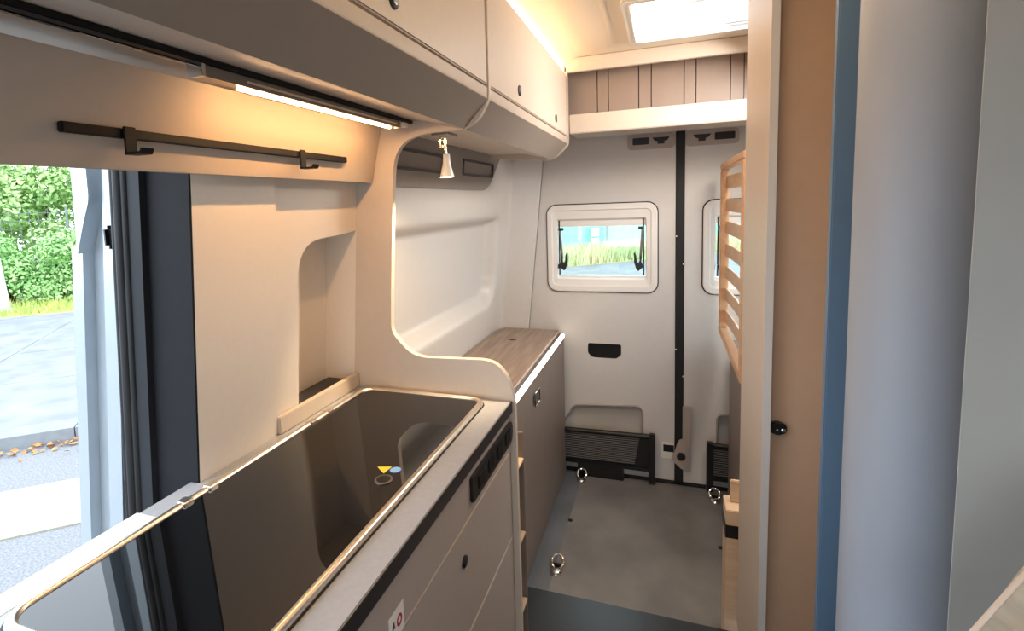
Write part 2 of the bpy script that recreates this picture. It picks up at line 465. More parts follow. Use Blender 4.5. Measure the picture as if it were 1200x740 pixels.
bm = N(); lathe(bm, [(.0185,0),(.0185,.0020),(.0165,.0024)], (-.535,.882,WZ+.0068), 'Z', 32); fr = obj('finger_hole_ring', bm, M_alu, lid)
bm = N(); lathe(bm, [(.0145,.0022),(.0145,.0028),(.012,.003)], (-.535,.882,WZ+.0068), 'Z', 32); obj('finger_hole', bm, M_black, fr)
bm = N(); plate(bm, [(-.575,.926),(-.545,.935),(-.548,.905)], [], 'Z', WZ+.0072, WZ+.0076); obj('warning_sticker', bm, M_yellow, lid)
bm = N(); lathe(bm, [(.0130,0),(.0130,.0004)], (-.531,.925,WZ+.0071), 'Z', 24); s_ = obj('round_sticker', bm, M_sblue2, lid)
bm = N(); lathe(bm, [(.0112,.0005),(.0112,.0009)], (-.531,.925,WZ+.0071), 'Z', 24); obj('sticker_face', bm, M_sblue, s_)
# ledge strip across the wall niche
o = obj('ledge_strip', B(-.918, -.902, 1.013, YD-.0015, WZ+.0005, 1.187, bev=.002), M_beige)
tag(o, 'beige upstand strip along the rear edge of the worktop under the wall niche', 'upstand')

# ------------------------------------------------------------------ divider panel with swept cut-out
dv_right = [(-.440,2.335),(-.4435,1.985),(-.475,1.933),(-.518,1.908),(-.640,1.908),(-.700,1.893),(-.735,1.855),(-.747,1.80),(-.777,1.401),(-.7805,1.325),(-.752,1.292),(-.720,1.262),(-.680,1.250),(-.480,1.256),(-.445,1.246),(-.415,1.212),(-.396,1.145),(-.3945,.201)]
rads = [0,.015,.02,.03,.05,.06,.05,.05,.12,.04,.03,.04,.06,.06,.05,.06,.03,0]
out = rpoly(dv_right+[(-1.02,.201),(-.985,1.45),(-.94,2.335)], rads+[0,0,0], 6)
bm = N(); plate(bm, out, [], 'Y', YD, YD+.019, bev=.0015)
o = obj('divider_panel', bm, M_beige)
tag(o, 'beige divider panel with large rounded cut-out between kitchen and rear cabinet', 'partition')

# ------------------------------------------------------------------ overhead cabinets
def overhead(name, y0, y1, label, knobs, endround=False):
    t = thing(name, (-.62, (y0+y1)/2, 1.90), label, 'cabinet')
    poly = [(-.463,2.315),(-.463,2.013),(-.447,2.013),(-.4485,1.984),(-.518,1.911),(-.53,1.912),(-.655,1.944),(-.84,1.952),(-.84,2.315)]
    poly = rpoly(poly, [0,0,.002,.004,.006,0,.01,0,0], 3)
    bm = N(); prism_y(bm, poly, y0, y1); obj('carcass', bm, M_beige2, t, ang=14)
    bm = N(); prism_y(bm, [(-.4475,1.983),(-.5190,1.9095),(-.5176,1.9081),(-.4461,1.9816)], y0, y1); obj('valance', bm, M_cabdk, t)  # thin plate over the chamfer, in a darker tone than the carcass
    d = obj('flap_door', B(-.4622, -.4460, y0+.002, y1-.003, 2.0195, 2.313, bev=.003), M_beige, t)
    for y, z in knobs:
        bm = N(); lathe(bm, [(.017,-.001),(.017,.0025),(.014,.004)], (-.446,y,z), 'X'); kb = obj('push_lock', bm, M_blackm, d)
        bm = N(); lathe(bm, [(.0105,.0035),(.0105,.0055),(.007,.006)], (-.446,y,z), 'X'); obj('lock_button', bm, M_alu, kb)
    return t
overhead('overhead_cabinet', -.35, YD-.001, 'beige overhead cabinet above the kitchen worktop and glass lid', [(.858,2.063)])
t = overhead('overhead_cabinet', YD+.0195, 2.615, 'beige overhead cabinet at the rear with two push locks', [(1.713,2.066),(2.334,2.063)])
bm = N(); poly = rpoly([(-.444,2.322),(-.444,2.0),(-.447,1.975),(-.520,1.905),(-.70,1.922),(-.84,1.935),(-.84,2.322)], [0,.02,.05,.05,0,0,0], 6)
prism_y(bm, poly, 2.6155, 2.66); obj('end_cap', bm, M_beige2, t)

# LED strips along the cabinet tops
o = thing('ceiling_led_strip', (-.44, 1.2, 2.322), 'warm glowing light strip along the top of the overhead cabinets', 'light strip')
obj('channel', B(-.475, -.459, -.35, 2.61, 2.316, 2.346, bev=.001), M_alu, o)
obj('diffuser', B(-.4590, -.4550, -.35, 2.61, 2.3165, 2.3400, bev=.001), M_led2, o)

# lamp rail under the front overhead cabinet
t = thing('light_rail', (-.69, .85, 1.91), 'aluminium lamp rail with lit tube under the kitchen overhead cabinet', 'lamp')
obj('profile', B(-.690, -.672, -.30, 1.376, 1.9345, 1.9455, bev=.002), M_blackm, t)
obj('profile_lip', B(-.6945, -.6905, -.30, .66, 1.932, 1.946, bev=.001), M_chrome, t)
h = obj('lamp_housing', B(-.704, -.676, .655, 1.300, 1.9165, 1.9343, bev=.002), M_alu, t)
obj('end_cap', B(-.706, -.674, .648, .656, 1.915, 1.9365, bev=.001), M_chrome, h)
obj('end_cap', B(-.706, -.674, 1.299, 1.307, 1.915, 1.9365, bev=.001), M_chrome, h)
obj('lit_tube', B(-.702, -.693, .745, 1.285, 1.9140, 1.9168, bev=.001), M_led, h)
obj('reflector_line', B(-.6765, -.6745, .745, 1.285, 1.9225, 1.9265, bev=.0005), M_rim, h)
obj('switch_block', B(-.694, -.674, 1.325, 1.350, 1.922, 1.9343, bev=.002), M_white, t)

# header panel over the sliding door, with rail and hooks
bm = N(); prism_y(bm, [(-.815,1.775),(-.776,1.9345),(-.794,1.938),(-.833,1.779)], -.42, YD-.0015)
bmesh.ops.bevel(bm, geom=list(bm.edges), offset=.002, segments=2, affect='EDGES')
o = obj('header_panel', bm, M_beige2); tag(o, 'beige header panel above the sliding door opening', 'panel')
o = obj('hook_rail', B(-.8015, -.790, .508, 1.213, 1.823, 1.838, bev=.0015), M_blackm)
tag(o, 'slim black hook rail on the beige header panel', 'rail')
def hook(y, label):
    t = thing('rail_hook', (-.787, y, 1.805), label, 'hook', 'hooks on the black rail')
    obj('back_plate', B(-.7895, -.7855, y-.010, y+.010, 1.797, 1.841, bev=.001), M_blackm, t)
    bm = N(); plate(bm, rpoly([(-.7895,1.797),(-.755,1.797),(-.750,1.806),(-.754,1.806),(-.758,1.801),(-.7895,1.801)], .001, 2), [], 'Y', y-.010, y+.010); obj('hook_arm', bm, M_blackm, t)
    return t
hook(.605, 'black hook nearest the left end of the rail on the header panel')
hook(1.026, 'smaller-looking black hook near the far end of the rail by the divider')

# reading spotlight
t = thing('reading_spotlight', (-.60, 1.465, 1.78), 'white reading spotlight hanging below the rear overhead cabinet', 'lamp')
obj('mount', B(-.640, -.585, 1.425, 1.50, 1.905, 1.9135, bev=.002), M_alu, t)
bm = N(); plate(bm, [(-.628,1.872),(-.605,1.872),(-.605,1.906),(-.628,1.906)], [[(-.622,1.880),(-.611,1.880),(-.611,1.899),(-.622,1.899)]], 'Y', 1.455, 1.461); obj('switch_frame', bm, M_chrome, t)
bm = N(); tube(bm, [(-.6165,1.465,1.908),(-.6140,1.465,1.872),(-.6105,1.465,1.845)], .0045, 10); obj('stem', bm, M_chrome, t)
bm = N()
lathe(bm, [(.010,0),(.0115,-.028),(.022,-.068),(.0205,-.068),(.010,-.028),(.006,-.006)], (-.610,1.465,1.853), 'Z', 24); sh = obj('lamp_shade', bm, M_white, t)
bm = N(); lathe(bm, [(.004,0),(.012,-.004),(.012,-.010),(.004,-.013)], (-.610,1.465,1.812), 'Z', 16); obj('bulb', bm, M_bulb, sh)

# ------------------------------------------------------------------ rear cabinet (wood)
t = thing('rear_cabinet', (-.78, 2.28, 0), 'dark greyed oak cabinet along the left side behind the kitchen', 'cabinet')
obj('front_panel', B(-.594, -.576, 1.50, 3.135, .0015, .870, bev=.002), M_wooddk, t)
obj('end_panel', B(-.93, -.596, 3.117, 3.135, .0015, .870, bev=.002), M_wooddk, t)
obj('base', B(-.985, -.596, 1.50, 3.0, .0015, .02, bev=.001), M_wooddk, t)
lt = obj('latch', B(-.576, -.571, 2.325, 2.405, .748, .800, bev=.002), M_alu, t)
bm = N(); tube(bm, [(-.566, y, z) for y, z in rrect(2.320,2.410,.742,.806,.010,4)], .0035, 8, closed=True); obj('latch_ring', bm, M_chrome, lt)
bm = N(); plate(bm, [(-.994,1.402),(-.606,1.402),(-.606,3.138),(-.945,3.138),(-.975,3.09),(-.990,3.01)], [], 'Z', .888, .915, bev=.002); obj('worktop_board', bm, M_wood, t)
bm = N(); lathe(bm, [(.021,-.001),(.021,.0012),(.018,.0014)], (-.822,2.86,.9145), 'Z', 20); obj('board_hole', bm, M_black, t)
obj('edge_profile', B(-.606, -.590, 1.402, 3.145, .870, .893, bev=.001), M_alu, t)
obj('light_profile', B(-.598, -.5735, 1.402, 3.14, .871, .890, bev=.002), M_ledw, t)

# ------------------------------------------------------------------ rear doors
YR = 3.19
def xe(z): return -.69-(1.944-z)*.109
DC = .0865   # centre line between the leaves
def leaf(n, sgn):
    """sgn=+1: left leaf as seen, -1: mirrored right leaf"""
    mx = (lambda x: x) if sgn > 0 else (lambda x: 2*DC-x)
    r = struct_root('door_%d' % n, (mx(-.35), YR+.02, 0))
    f = lambda a, b, d: Vector((mx(a), d, b))
    outer = [(xe(2.12),2.12),(.062,2.12),(.062,.012),(xe(.012),.012)]
    win = rrect(-.672,-.036,1.158,1.676,.055)
    grip = rpoly([(-.438,.829),(-.240,.829),(-.240,.765),(-.268,.740),(-.410,.740),(-.438,.765)], .012, 4)
    low = rpoly([(-.530,.425),(-.118,.455),(-.118,.06),(-.66,.06),(-.66,.27),(-.575,.33)], [.03,.05,.03,.03,.04,.06], 6)
    bm = N(); plate(bm, outer, [win, grip, low], 'Y', YR, YR+.02, fn=f)
    obj('door_lining', bm, M_plastic, r, smooth=False)
    # soft returns of the lower recess
    def retr(lp, depth, m, name, grow=.0):
        bm = N(); c = Vector((sum(a for a, b in lp)/len(lp), sum(b for a, b in lp)/len(lp)))
        n_ = len(lp)
        a_ = [bm.verts.new(f(a, b, YR+.0005)) for a, b in lp]
        b_ = [bm.verts.new(f(a+(c.x-a)*.012, b+(c.y-b)*.016, YR+depth*.8)) for a, b in lp]
        c_ = [bm.verts.new(f(a+(c.x-a)*.03, b+(c.y-b)*.04, YR+depth)) for a, b in lp]
        for i in range(n_):
            j = (i+1) % n_
            bm.faces.new((a_[i], a_[j], b_[j], b_[i])); bm.faces.new((b_[i], b_[j], c_[j], c_[i]))
        bm.faces.new(c_)
        return obj(name, bm, m, r, ang=60)
    lr = retr(low, .042, M_plastic, 'lower_recess')
    bm = N(); tube(bm, [f(a, b, YR) for a, b in low], .006, 8, closed=True); obj('recess_shade_line', bm, M_liningdk, lr)  # dark tube stands in for the shadow line around the recess
    retr(grip, .030, M_black, 'grip_recess')
    bm = N()
    gl = rpoly([(-.450,.733),(-.228,.733),(-.228,.76),(-.262,.728),(-.416,.728)], .004, 2)
    # outer metal skin with a real opening for the window
    skinp = [(xe(2.2)-.08,2.2),(.075,2.2),(.075,-.25),(xe(.012)-.08,-.25)]
    bm = N(); plate(bm, skinp, [rrect(-.64,-.068,1.19,1.642,.04)], 'Y', YR+.045, YR+.055, fn=f); obj('door_skin', bm, M_silver, r, smooth=False)
    # window
    w = struct_root('window_%d' % n, (mx(-.354), YR, 1.157))
    bm = N(); plate(bm, rrect(-.680,-.028,1.145,1.684,.062), [rrect(-.674,-.034,1.151,1.678,.058)], 'Y', YR-.003, YR+.004, fn=f); obj('frame_seal', bm, M_rubber, w)  # thin black ring around the outside of the frame
    bm = N(); fo = rrect(-.674,-.034,1.151,1.678,.058); fm = rrect(-.640,-.072,1.196,1.640,.02); fi = rrect(-.612,-.099,1.232,1.588,.010)
    # stepped frame built as three nested rings
    def ringset(bm, loops):
        rs = [[bm.verts.new(f(a, b, d)) for a, b in lp] for lp, d in loops]
        for A_, B_ in zip(rs, rs[1:]):
            for i in range(len(A_)): bm.faces.new((A_[i], A_[(i+1) % len(A_)], B_[(i+1) % len(A_)], B_[i]))
    ringset(bm, [(fo, YR+.015), (fo, YR-.012), (rrect(-.668,-.040,1.157,1.672,.055), YR-.016), (rrect(-.646,-.066,1.184,1.646,.03), YR-.016),
                 (fm, YR-.009), (rrect(-.618,-.094,1.226,1.594,.012), YR-.006), (fi, YR+.0), (fi, YR+.05)])
    obj('window_frame', bm, M_winframe, w, ang=25)
    bm = N(); plate(bm, rrect(-.614,-.097,1.230,1.590,.010), [], 'Y', YR+.036, YR+.040, fn=f); obj('pane', bm, M_glass, w)
    bm = N(); plate(bm, [(-.612,1.545),(-.099,1.545),(-.099,1.588),(-.612,1.588)], [], 'Y', YR+.012, YR+.02, fn=f); obj('blind_bar', bm, M_winframe, w)
    bm = N(); plate(bm, [(-.612,1.232),(-.099,1.232),(-.099,1.246),(-.612,1.246)], [], 'Y', YR+.012, YR+.02, fn=f); obj('sill_bar', bm, M_white, w)
    for s, xx in ((1, -.588), (-1, -.128)):
        bm = N(); tube(bm, [f(xx-s*.012, 1.54, YR+.012), f(xx+s*.002, 1.345, YR+.010)], .008, 8); b_ = obj('window_stay', bm, M_alu, w)
        bm = N(); tube(bm, [f(xx-s*.016, 1.585, YR+.014), f(xx-s*.017, 1.25, YR+.014)], .005, 6); obj('stay_rail', bm, M_black, b_)
        bm = N(); plate(bm, rpoly([(xx-s*.020,1.522),(xx+s*.012,1.522),(xx+s*.012,1.540),(xx-s*.020,1.540)], .003, 2), [], 'Y', YR-.002, YR+.018, fn=f); obj('stay_cap', bm, M_black, b_)
        pts = [(xx+s*.004,1.385),(xx+s*.004,1.345),(xx+s*.010,1.325),(xx+s*.020,1.335),(xx+s*.023,1.37),(xx+s*.030,1.392),(xx+s*.036,1.385),(xx+s*.036,1.33),(xx+s*.022,1.286),(xx+s*.012,1.278),(xx-s*.010,1.298),(xx-s*.022,1.290),(xx-s*.022,1.318),(xx-s*.010,1.318),(xx-s*.004,1.335),(xx-s*.006,1.36)]
        bm = N(); plate(bm, rpoly(pts, .004, 3), [], 'Y', YR-.010, YR+.010, fn=f); obj('latch_hook', bm, M_black, w)
    return r
d1 = leaf(1, 1)
d2 = leaf(2, -1)
bm = N(); box(bm, .0625, .1105, YR-.006, YR+.06, .0, 2.125, bev=.004)
obj('centre_seal', bm, M_rubber, d1)
for z in (.66, .82, 1.32, 1.48):
    bm = N(); lathe(bm, [(.006,0),(.006,-.003),(.003,-.004)], (.107 if z in (.66,1.32) else .068, YR-.006, z), 'Y', 10); obj('seal_stud', bm, M_chrome, d1)
# lock strip and lever on the right leaf
bm = N(); plate(bm, rpoly([(.106,.10),(.150,.085),(.150,.485),(.106,.485)], [.01,.02,.01,.01], 4), [], 'Y', YR-.030, YR-.0005, bev=.004); lk = obj('lock_cover', bm, M_grey_lam, d2)
bm = N(); plate(bm, rpoly([(.040,.165),(.062,.21),(.085,.29),(.125,.30),(.130,.16),(.112,.10),(.075,.135)], .02, 5), [], 'Y', YR-.045, YR-.031, bev=.004); obj('lock_lever', bm, M_grey_lam, lk)
bm = N(); lathe(bm, [(.024,0),(.024,-.008),(.018,-.010)], (.098, YR-.0455, .19), 'Y', 16); obj('lock_knob', bm, M_black, lk)
kp = obj('latch_keeper', B(-.012, .060, YR-.014, YR-.0005, .150, .250, bev=.005), M_white, d1)
obj('keeper_slot', B(.0, .058, YR-.016, YR-.0142, .195, .238, bev=.0005), M_black, kp)
# door sill line
struct('trim_5', B(-.80, .97, 3.165, 3.2, 0.0005, .008, bev=.002), M_black)
struct('wall_back', (lambda bm: (box(bm, -1.05, 1.06, 3.2, 3.24, 2.125, 2.40), bm)[1])(N()), M_plastic)
for s, nm in ((-1, 'wall_back_left'), (1, 'wall_back_right')):
    mxx = (lambda x: x) if s < 0 else (lambda x: 2*DC-x)
    bm = N(); plate(bm, [(mxx(xe(2.2)-.004),2.2),(mxx(xe(-.06)-.004),-.06),(mxx(-1.12),-.06),(mxx(-1.0),2.2)], [], 'Y', 3.188, 3.21)
    struct(nm, bm, M_plastic)

# trims above the doors
def capsule(xa, xb, rects, label):
    t = thing('door_top_trim', ((xa+xb)/2, 3.16, 2.0), label, 'trim', 'trims above the rear doors')
    bm = N(); plate(bm, rrect(xa, xb, 1.979, 2.061, .022), [], 'Y', 3.165, 3.1895, bev=.004); p = obj('cover', bm, M_grey_lam, t)
    for kind, a, b in rects:
        if kind == 'slot':
            bm = N(); plate(bm, rrect(a, b, 2.003, 2.042, .006), [], 'Y', 3.161, 3.1652); obj('recess', bm, M_black, t)
        else:
            m_ = (a+b)/2
            bm = N(); plate(bm, [(a,2.038),(b,2.038),(b-.012,2.021),(m_+.018,2.016),(m_+.018,2.002),(m_-.018,2.002),(m_-.018,2.016),(a+.012,2.021)], [], 'Y', 3.160, 3.1652); obj('catch', bm, M_black, t)
capsule(-.197, .058, [('slot',-.168,-.080),('catch',-.062,.030)], 'grey trim with dark recesses above the left rear door')
capsule(.115, .378, [('catch',.150,.240),('slot',.258,.358)], 'grey trim with dark recesses above the right rear door')

# storage nets on the doors
def net(xa, xb, za, zb, tilt, label, post_right):
    t = thing('storage_net', ((xa+xb)/2, 3.13, .02), label, 'net', 'storage nets on the rear doors')
    y = 3.125
    def yy(z): return 3.135-.05*(z-.02)
    bm = N(); plate(bm, [(xa,.095),(xb,.095),(xb,zb),(xa,za)], [], 'Y', 0, .004, fn=lambda a, b, d: Vector((a, yy(b)+d, b))); obj('net_cloth', bm, M_net, t)
    bm = N()
    for i in range(15):
        z = .112+i*.0115
        s = i/15
        tube(bm, [(xa+.01, yy(z)-.003, z), ((xa+xb)/2, yy(z)-.006, z+.004), (xb-.10+.03*s, yy(z)-.003, z+.006)], .0022, 6)
    obj('net_cords', bm, M_cord, t)
    bm = N(); tube(bm, [(xa, yy(za), za), (xb, yy(zb), zb)], .015, 10); obj('top_bar', bm, M_black, t)
    bm = N(); box(bm, xa, xb, 3.118, 3.14, .078, .104, bev=.004); obj('bottom_bar', bm, M_black, t)
    xp = xb if post_right else xa
    bm = N(); box(bm, xp-.018, xp+.018, 3.100, 3.135, .016, (zb if post_right else za)+.02, bev=.005); obj('end_post', bm, M_black, t)
    return t
t = net(-.66, -.062, .288, .300, 0, 'black storage net pocket in front of the left rear door', True)
bm = N(); box(bm, -.50, -.225, 3.108, 3.137, .006, .095, bev=.004); obj('net_foot', bm, M_black, t)
t = net(.250, .80, .290, .280, 0, 'black storage net pocket at the right rear door, mostly hidden', False)
bm = N(); box(bm, .42, .66, 3.108, 3.137, .006, .095, bev=.004); obj('net_foot', bm, M_black, t)

# ------------------------------------------------------------------ rear shelf and beam
t = thing('rear_shelf', (0, 2.9, 2.02), 'open shelf with pale front board above the rear doors', 'shelf')
obj('front_board', B(-.4435, 1.0, 2.662, 2.68, 2.032, 2.125, bev=.004), M_beige, t)
obj('shelf_base', B(-.4435, 1.0, 2.6805, 2.90, 2.034, 2.048, bev=.002), M_grey_lam, t)
gs = [-.47, -.315, -.261, -.117, -.059, .089, .141, .288, .344, .50, .56, .72, .80, 1.0]
pw = obj('back_board', B(-.50, 1.0, 2.762, 2.772, 2.049, 2.378, bev=0), M_black, t)
for a, b in zip(gs, gs[1:]):
    obj('wall_plank', B(a+.002, b-.002, 2.752, 2.763, 2.049, 2.378, bev=.001), M_plank, t)
bm = N(); prism_yx = rpoly([(2.60,2.312),(2.64,2.318),(2.66,2.379),(2.592,2.379),(2.590,2.36)], [.008,.004,0,.006,.01], 4)
plate(bm, prism_yx, [], 'X', -.4435, 1.0, fn=lambda a, b, d: Vector((d, a, b)))
o = obj('ceiling_beam', bm, M_beige); tag(o, 'beige ceiling beam in front of the shelf, behind the roof hatch', 'beam')

# ------------------------------------------------------------------ roof hatch
h = thing('roof_hatch', (.135, 2.18, CEIL-.02), 'white roof hatch with opal dome in the ceiling', 'roof hatch')
bm = N(); plate(bm, rrect(-.142,.412,1.918,2.447,.03), [rrect(-.112,.382,1.945,2.420,.02)], 'Z', CEIL-.018, CEIL-.0003, bev=.004); obj('inner_frame', bm, M_white, h)
bm = N(); plate(bm, rrect(-.125,.395,1.932,2.433,.02), [rrect(-.112,.382,1.945,2.420,.02)], 'Z', CEIL, CEIL+.12); obj('well', bm, M_white, h)
bm = N(); plate(bm, rrect(-.14,.41,1.92,2.445,.05), [], 'Z', CEIL+.12, CEIL+.130, bev=.004); obj('dome', bm, M_opal, h)
obj('blind_cassette', B(-.105, .375, 1.95, 1.985, CEIL-.005, CEIL+.03, bev=.004), M_white, h)
obj('blind_bar', B(-.105, .375, 2.385, 2.400, CEIL+.0, CEIL+.012, bev=.002), M_white, h)
bm = N(); tube(bm, [(.115+.065*math.cos(a*.2618), 2.255+.065*math.sin(a*.2618), CEIL+.085) for a in range(24)], .010, 10, closed=True); hd = obj('turn_handle', bm, M_white, h)
bm = N(); lathe(bm, [(.03,0),(.03,.03),(.02,.036)], (.115,2.255,CEIL+.083), 'Z', 24); obj('handle_hub', bm, M_white, hd)

# ------------------------------------------------------------------ folded-up slatted bed frame, right
t = thing('slatted_bed_frame', (.30, 2.6, 1.0), 'beech slatted bed frame folded upright along the right side', 'bed frame')
y0, y1, z0, z1 = 2.145, 2.99, .985, 1.862
obj('side_rail', B(.272, .312, y0, y1, z1-.030, z1, bev=.004), M_beech, t)
obj('side_rail', B(.272, .312, y0, y1, z0, z0+.032, bev=.004), M_beech, t)
obj('end_rail', B(.272, .312, y1-.045, y1, z0+.0325, z1-.0305, bev=.004), M_beech, t)
obj('end_rail', B(.272, .312, y0, y0+.055, z0+.0325, z1-.0305, bev=.004), M_beech, t)
ns = 7
for i in range(ns):
    z = z0+.095+i*(z1-z0-.19)/(ns-1)
    bm = N()
    pts = [(yy_, .300+.014*math.sin(math.pi*(yy_-y0)/(y1-y0))) for yy_ in [y0+.056+(y1-y0-.102)*j/12 for j in range(13)]]
    for j in range(13):
        pass
    rows = []
    for yy_, xx in pts:
        rows.append([bm.verts.new((xx-.004, yy_, z-.031)), bm.verts.new((xx+.004, yy_, z-.031)), bm.verts.new((xx+.004, yy_, z+.031)), bm.verts.new((xx-.004, yy_, z+.031))])
    for A_, B_ in zip(rows, rows[1:]):
        for q in range(4): bm.faces.new((A_[q], A_[(q+1) % 4], B_[(q+1) % 4], B_[q]))
    bm.faces.new(rows[0]); bm.faces.new(rows[-1])
    obj('slat', bm, M_beech, t)

# right-hand low cabinet under the bed
t = thing('side_cabinet', (.66, 2.6, 0), 'dark oak low cabinet under the slatted bed frame on the right', 'cabinet')
obj('front_panel', B(.338, .356, 2.13, 3.06, .0045, .90, bev=.002), M_wooddk, t)
obj('top_board', B(.338, 1.015, 2.13, 3.06, .9005, .925, bev=.002), M_wooddk, t)
obj('end_panel', B(.3565, 1.015, 3.04, 3.06, .0045, .90, bev=.002), M_wooddk, t)
t = thing('bed_support_post', (.235, 2.06, 0), 'pale birch support post with a black band beside the partition', 'post')
obj('post', B(.217, .330, 2.0, 2.11, .0045, .555, bev=.003), M_lightwood, t)
obj('black_band', B(.2155, .3315, 1.9985, 2.1115, .448, .498, bev=.001), M_black, t)
obj('top_bracket', B(.236, .330, 2.06, 2.075, .5555, .640, bev=.003), M_lightwood, t)

# ------------------------------------------------------------------ partition, wet-room door, posts on the right
t = thing('partition_panel', (.255, 1.70, .2), 'tall beige partition panel with a pale front edge on the right', 'partition')
obj('panel', B(.246, .264, 1.502, 1.905, .2005, CEIL-.001, bev=.0015), M_beige, t)
obj('front_edge', B(.2455, .2645, 1.4985, 1.5018, .2005, CEIL-.001, bev=.0005), M_plastic, t)
t = thing('wet_room_door', (.42, 1.56, .2), 'tan wet-room door with black lock beside the partition panel', 'door')
obj('door_leaf', B(.2648, .56, 1.545, 1.57, .2005, CEIL-.001, bev=.002), M_door_tan, t)
bm = N(); plate(bm, rrect(.266,.309,1.060,1.092,.0155,8), [], 'Y', 1.526, 1.5448, bev=.004); lk = obj('lock', bm, M_black, t)
for x, rr in ((.299, .0055), (.285, .0028)):
    bm = N(); lathe(bm, [(rr,0),(rr,-.003),(rr*.6,-.004)], (x,1.5262,1.074), 'Y', 14); obj('lock_button', bm, M_chrome, lk)
o = obj('wall_panel', B(.2945, .56, 1.15, 1.17, .2005, CEIL-.001, bev=.002), M_blue)
tag(o, 'narrow wall panel, coloured blue as in skylight, between tan door and grey round post', 'panel')
bm = N(); lathe(bm, [(.085,.2005),(.085,CEIL-.001)], (.350,.92,0), 'Z', 64)
o = obj('round_post', bm, M_post); tag(o, 'pale grey rounded post beside the blue skylit panel', 'post')
bm = N(); plate(bm, rpoly([(.3065,.70),(1.01,.70),(1.01,.722),(.335,.722)], [.003,0,0,.003], 3), [], 'Z', .2005, CEIL-.001)
o = obj('side_wall_panel', bm, M_greypanel); tag(o, 'warm grey wall panel nearest the camera at the right edge of the picture', 'panel')
# bench seat, lower right
cu = thing('bench_seat', (.44, .54, .2), 'grey-beige striped fabric seat corner poking into the lower right', 'seat')
obj('backrest', B(.335, .56, .45, .64, .2005, 1.19, bev=.03, seg=4), M_cush, cu)
bm = N()
cx, cy, cz = .334, .545, 1.266
bmesh.ops.create_grid(bm, x_segments=24, y_segments=16, size=1)
for v in bm.verts:
    a, b = v.co.x, v.co.y
    e = max(0, (1-abs(a)**4)*(1-abs(b)**4))
    v.co = Vector((a*.17, b*.08, .055*e**.5+.006*math.sin(b*16+a*3)*e))
geom = bmesh.ops.duplicate(bm, geom=bm.verts[:]+bm.edges[:]+bm.faces[:])['geom']
for g_ in geom:
    if isinstance(g_, bmesh.types.BMVert): g_.co.z = -abs(g_.co.z)*.8
bmesh.ops.remove_doubles(bm, verts=bm.verts, dist=.0008)
mt = Matrix.Translation((cx, cy, cz)) @ Matrix.Rotation(math.radians(-57), 4, 'Y') @ Matrix.Rotation(math.radians(8), 4, 'Z')
bmesh.ops.transform(bm, matrix=mt, verts=bm.verts)
obj('headrest', bm, M_cush, cu, ang=80)
bm = N()
for s_y in (-.55, -.1, .5):
    tube(bm, [mt @ Vector((a*.16, s_y*.08, .053*((1-a**4)*(1-s_y**4))**.5+.004)) for a in [-.95+.1*i for i in range(20)]], .004, 8)
obj('piping', bm, M_beige2, cu)

# ------------------------------------------------------------------ lashing eyes and floor bolts
def lashing(x, y, label):
    t = thing('lashing_eye', (x, y, .004), label, 'lashing eye', 'lashing eyes on the load floor')
    bm = N(); lathe(bm, [(.027,0),(.027,.006),(.022,.013),(.010,.017)], (x, y-.034, .0045), 'Z', 20); obj('base', bm, M_chrome, t)
    bm = N(); box(bm, x-.022, x+.022, y-.012, y+.012, .0045, .020, bev=.004); obj('bracket', bm, M_blackm, t)
    bm = N(); tube(bm, [(x+.027*math.cos(a*.3142), y+.006+.022*math.sin(a*.3142), .030+.021*math.sin(a*.3142)) for a in range(20)], .006, 8, closed=True); obj('ring', bm, M_chrome, t)
lashing(-.462, 2.25, 'chrome lashing eye nearest the camera, beside the dark oak cabinet')
lashing(-.470, 3.08, 'chrome lashing eye below the left door storage net')
lashing(.272, 3.06, 'chrome lashing eye below the right door storage net')
for x, y, l in ((-.466, 2.63, 'small black floor bolt beside the dark oak cabinet'), (.262, 2.615, 'small black floor bolt beside the pale support post')):
    bm = N(); lathe(bm, [(.012,0),(.012,.003),(.006,.005)], (x, y, .0042), 'Z', 14); o = obj('floor_bolt', bm, M_black); tag(o, l, 'bolt', 'floor bolts')

# ------------------------------------------------------------------ outside
GZ = -.65
nn = Vector((-.67,.743,0)).normalized(); uu = Vector((.743,.67,0)).normalized()
def st(u, s, z): return uu*u+nn*s+Vector((0,0,z))
def slab(bm, u0, u1, s0, s1, z0, z1):
    vs = [bm.verts.new(st(u, s, z)) for z in (z0, z1) for u, s in ((u0,s0),(u1,s0),(u1,s1),(u0,s1))]
    for f in ((0,1,2,3),(4,5,6,7),(0,1,5,4),(1,2,6,5),(2,3,7,6),(3,0,4,7)): bm.faces.new([vs[i] for i in f])
    return bm
struct('ground', slab(N(), -30, 40, -12, 40, GZ-.2, GZ), M_asph, smooth=False)
struct('ground_slab', slab(N(), -30, 40, 4.72, 5.58, GZ, GZ+.012), M_yel, smooth=False)
bm = N()
i = 0
u = -14
while u < 24:
    slab(bm, u, u+1.0-.012, 6.62, 6.92, GZ, GZ+.14); u += 1.0
struct('trim_6', bm, M_curb, smooth=False)
bm = N()
u = -20
while u < 30:
    s = 6.93
    while s < 15.2:
        slab(bm, u, u+1.985, s, min(s+1.985, 15.25), GZ, GZ+.128+.002*random.random()); s += 2.0
    u += 2.0
struct('pavement', bm, M_walk, smooth=False)
struct('ground_verge', slab(N(), -30, 40, 15.25, 24, GZ, GZ+.13), M_grassg, smooth=False)
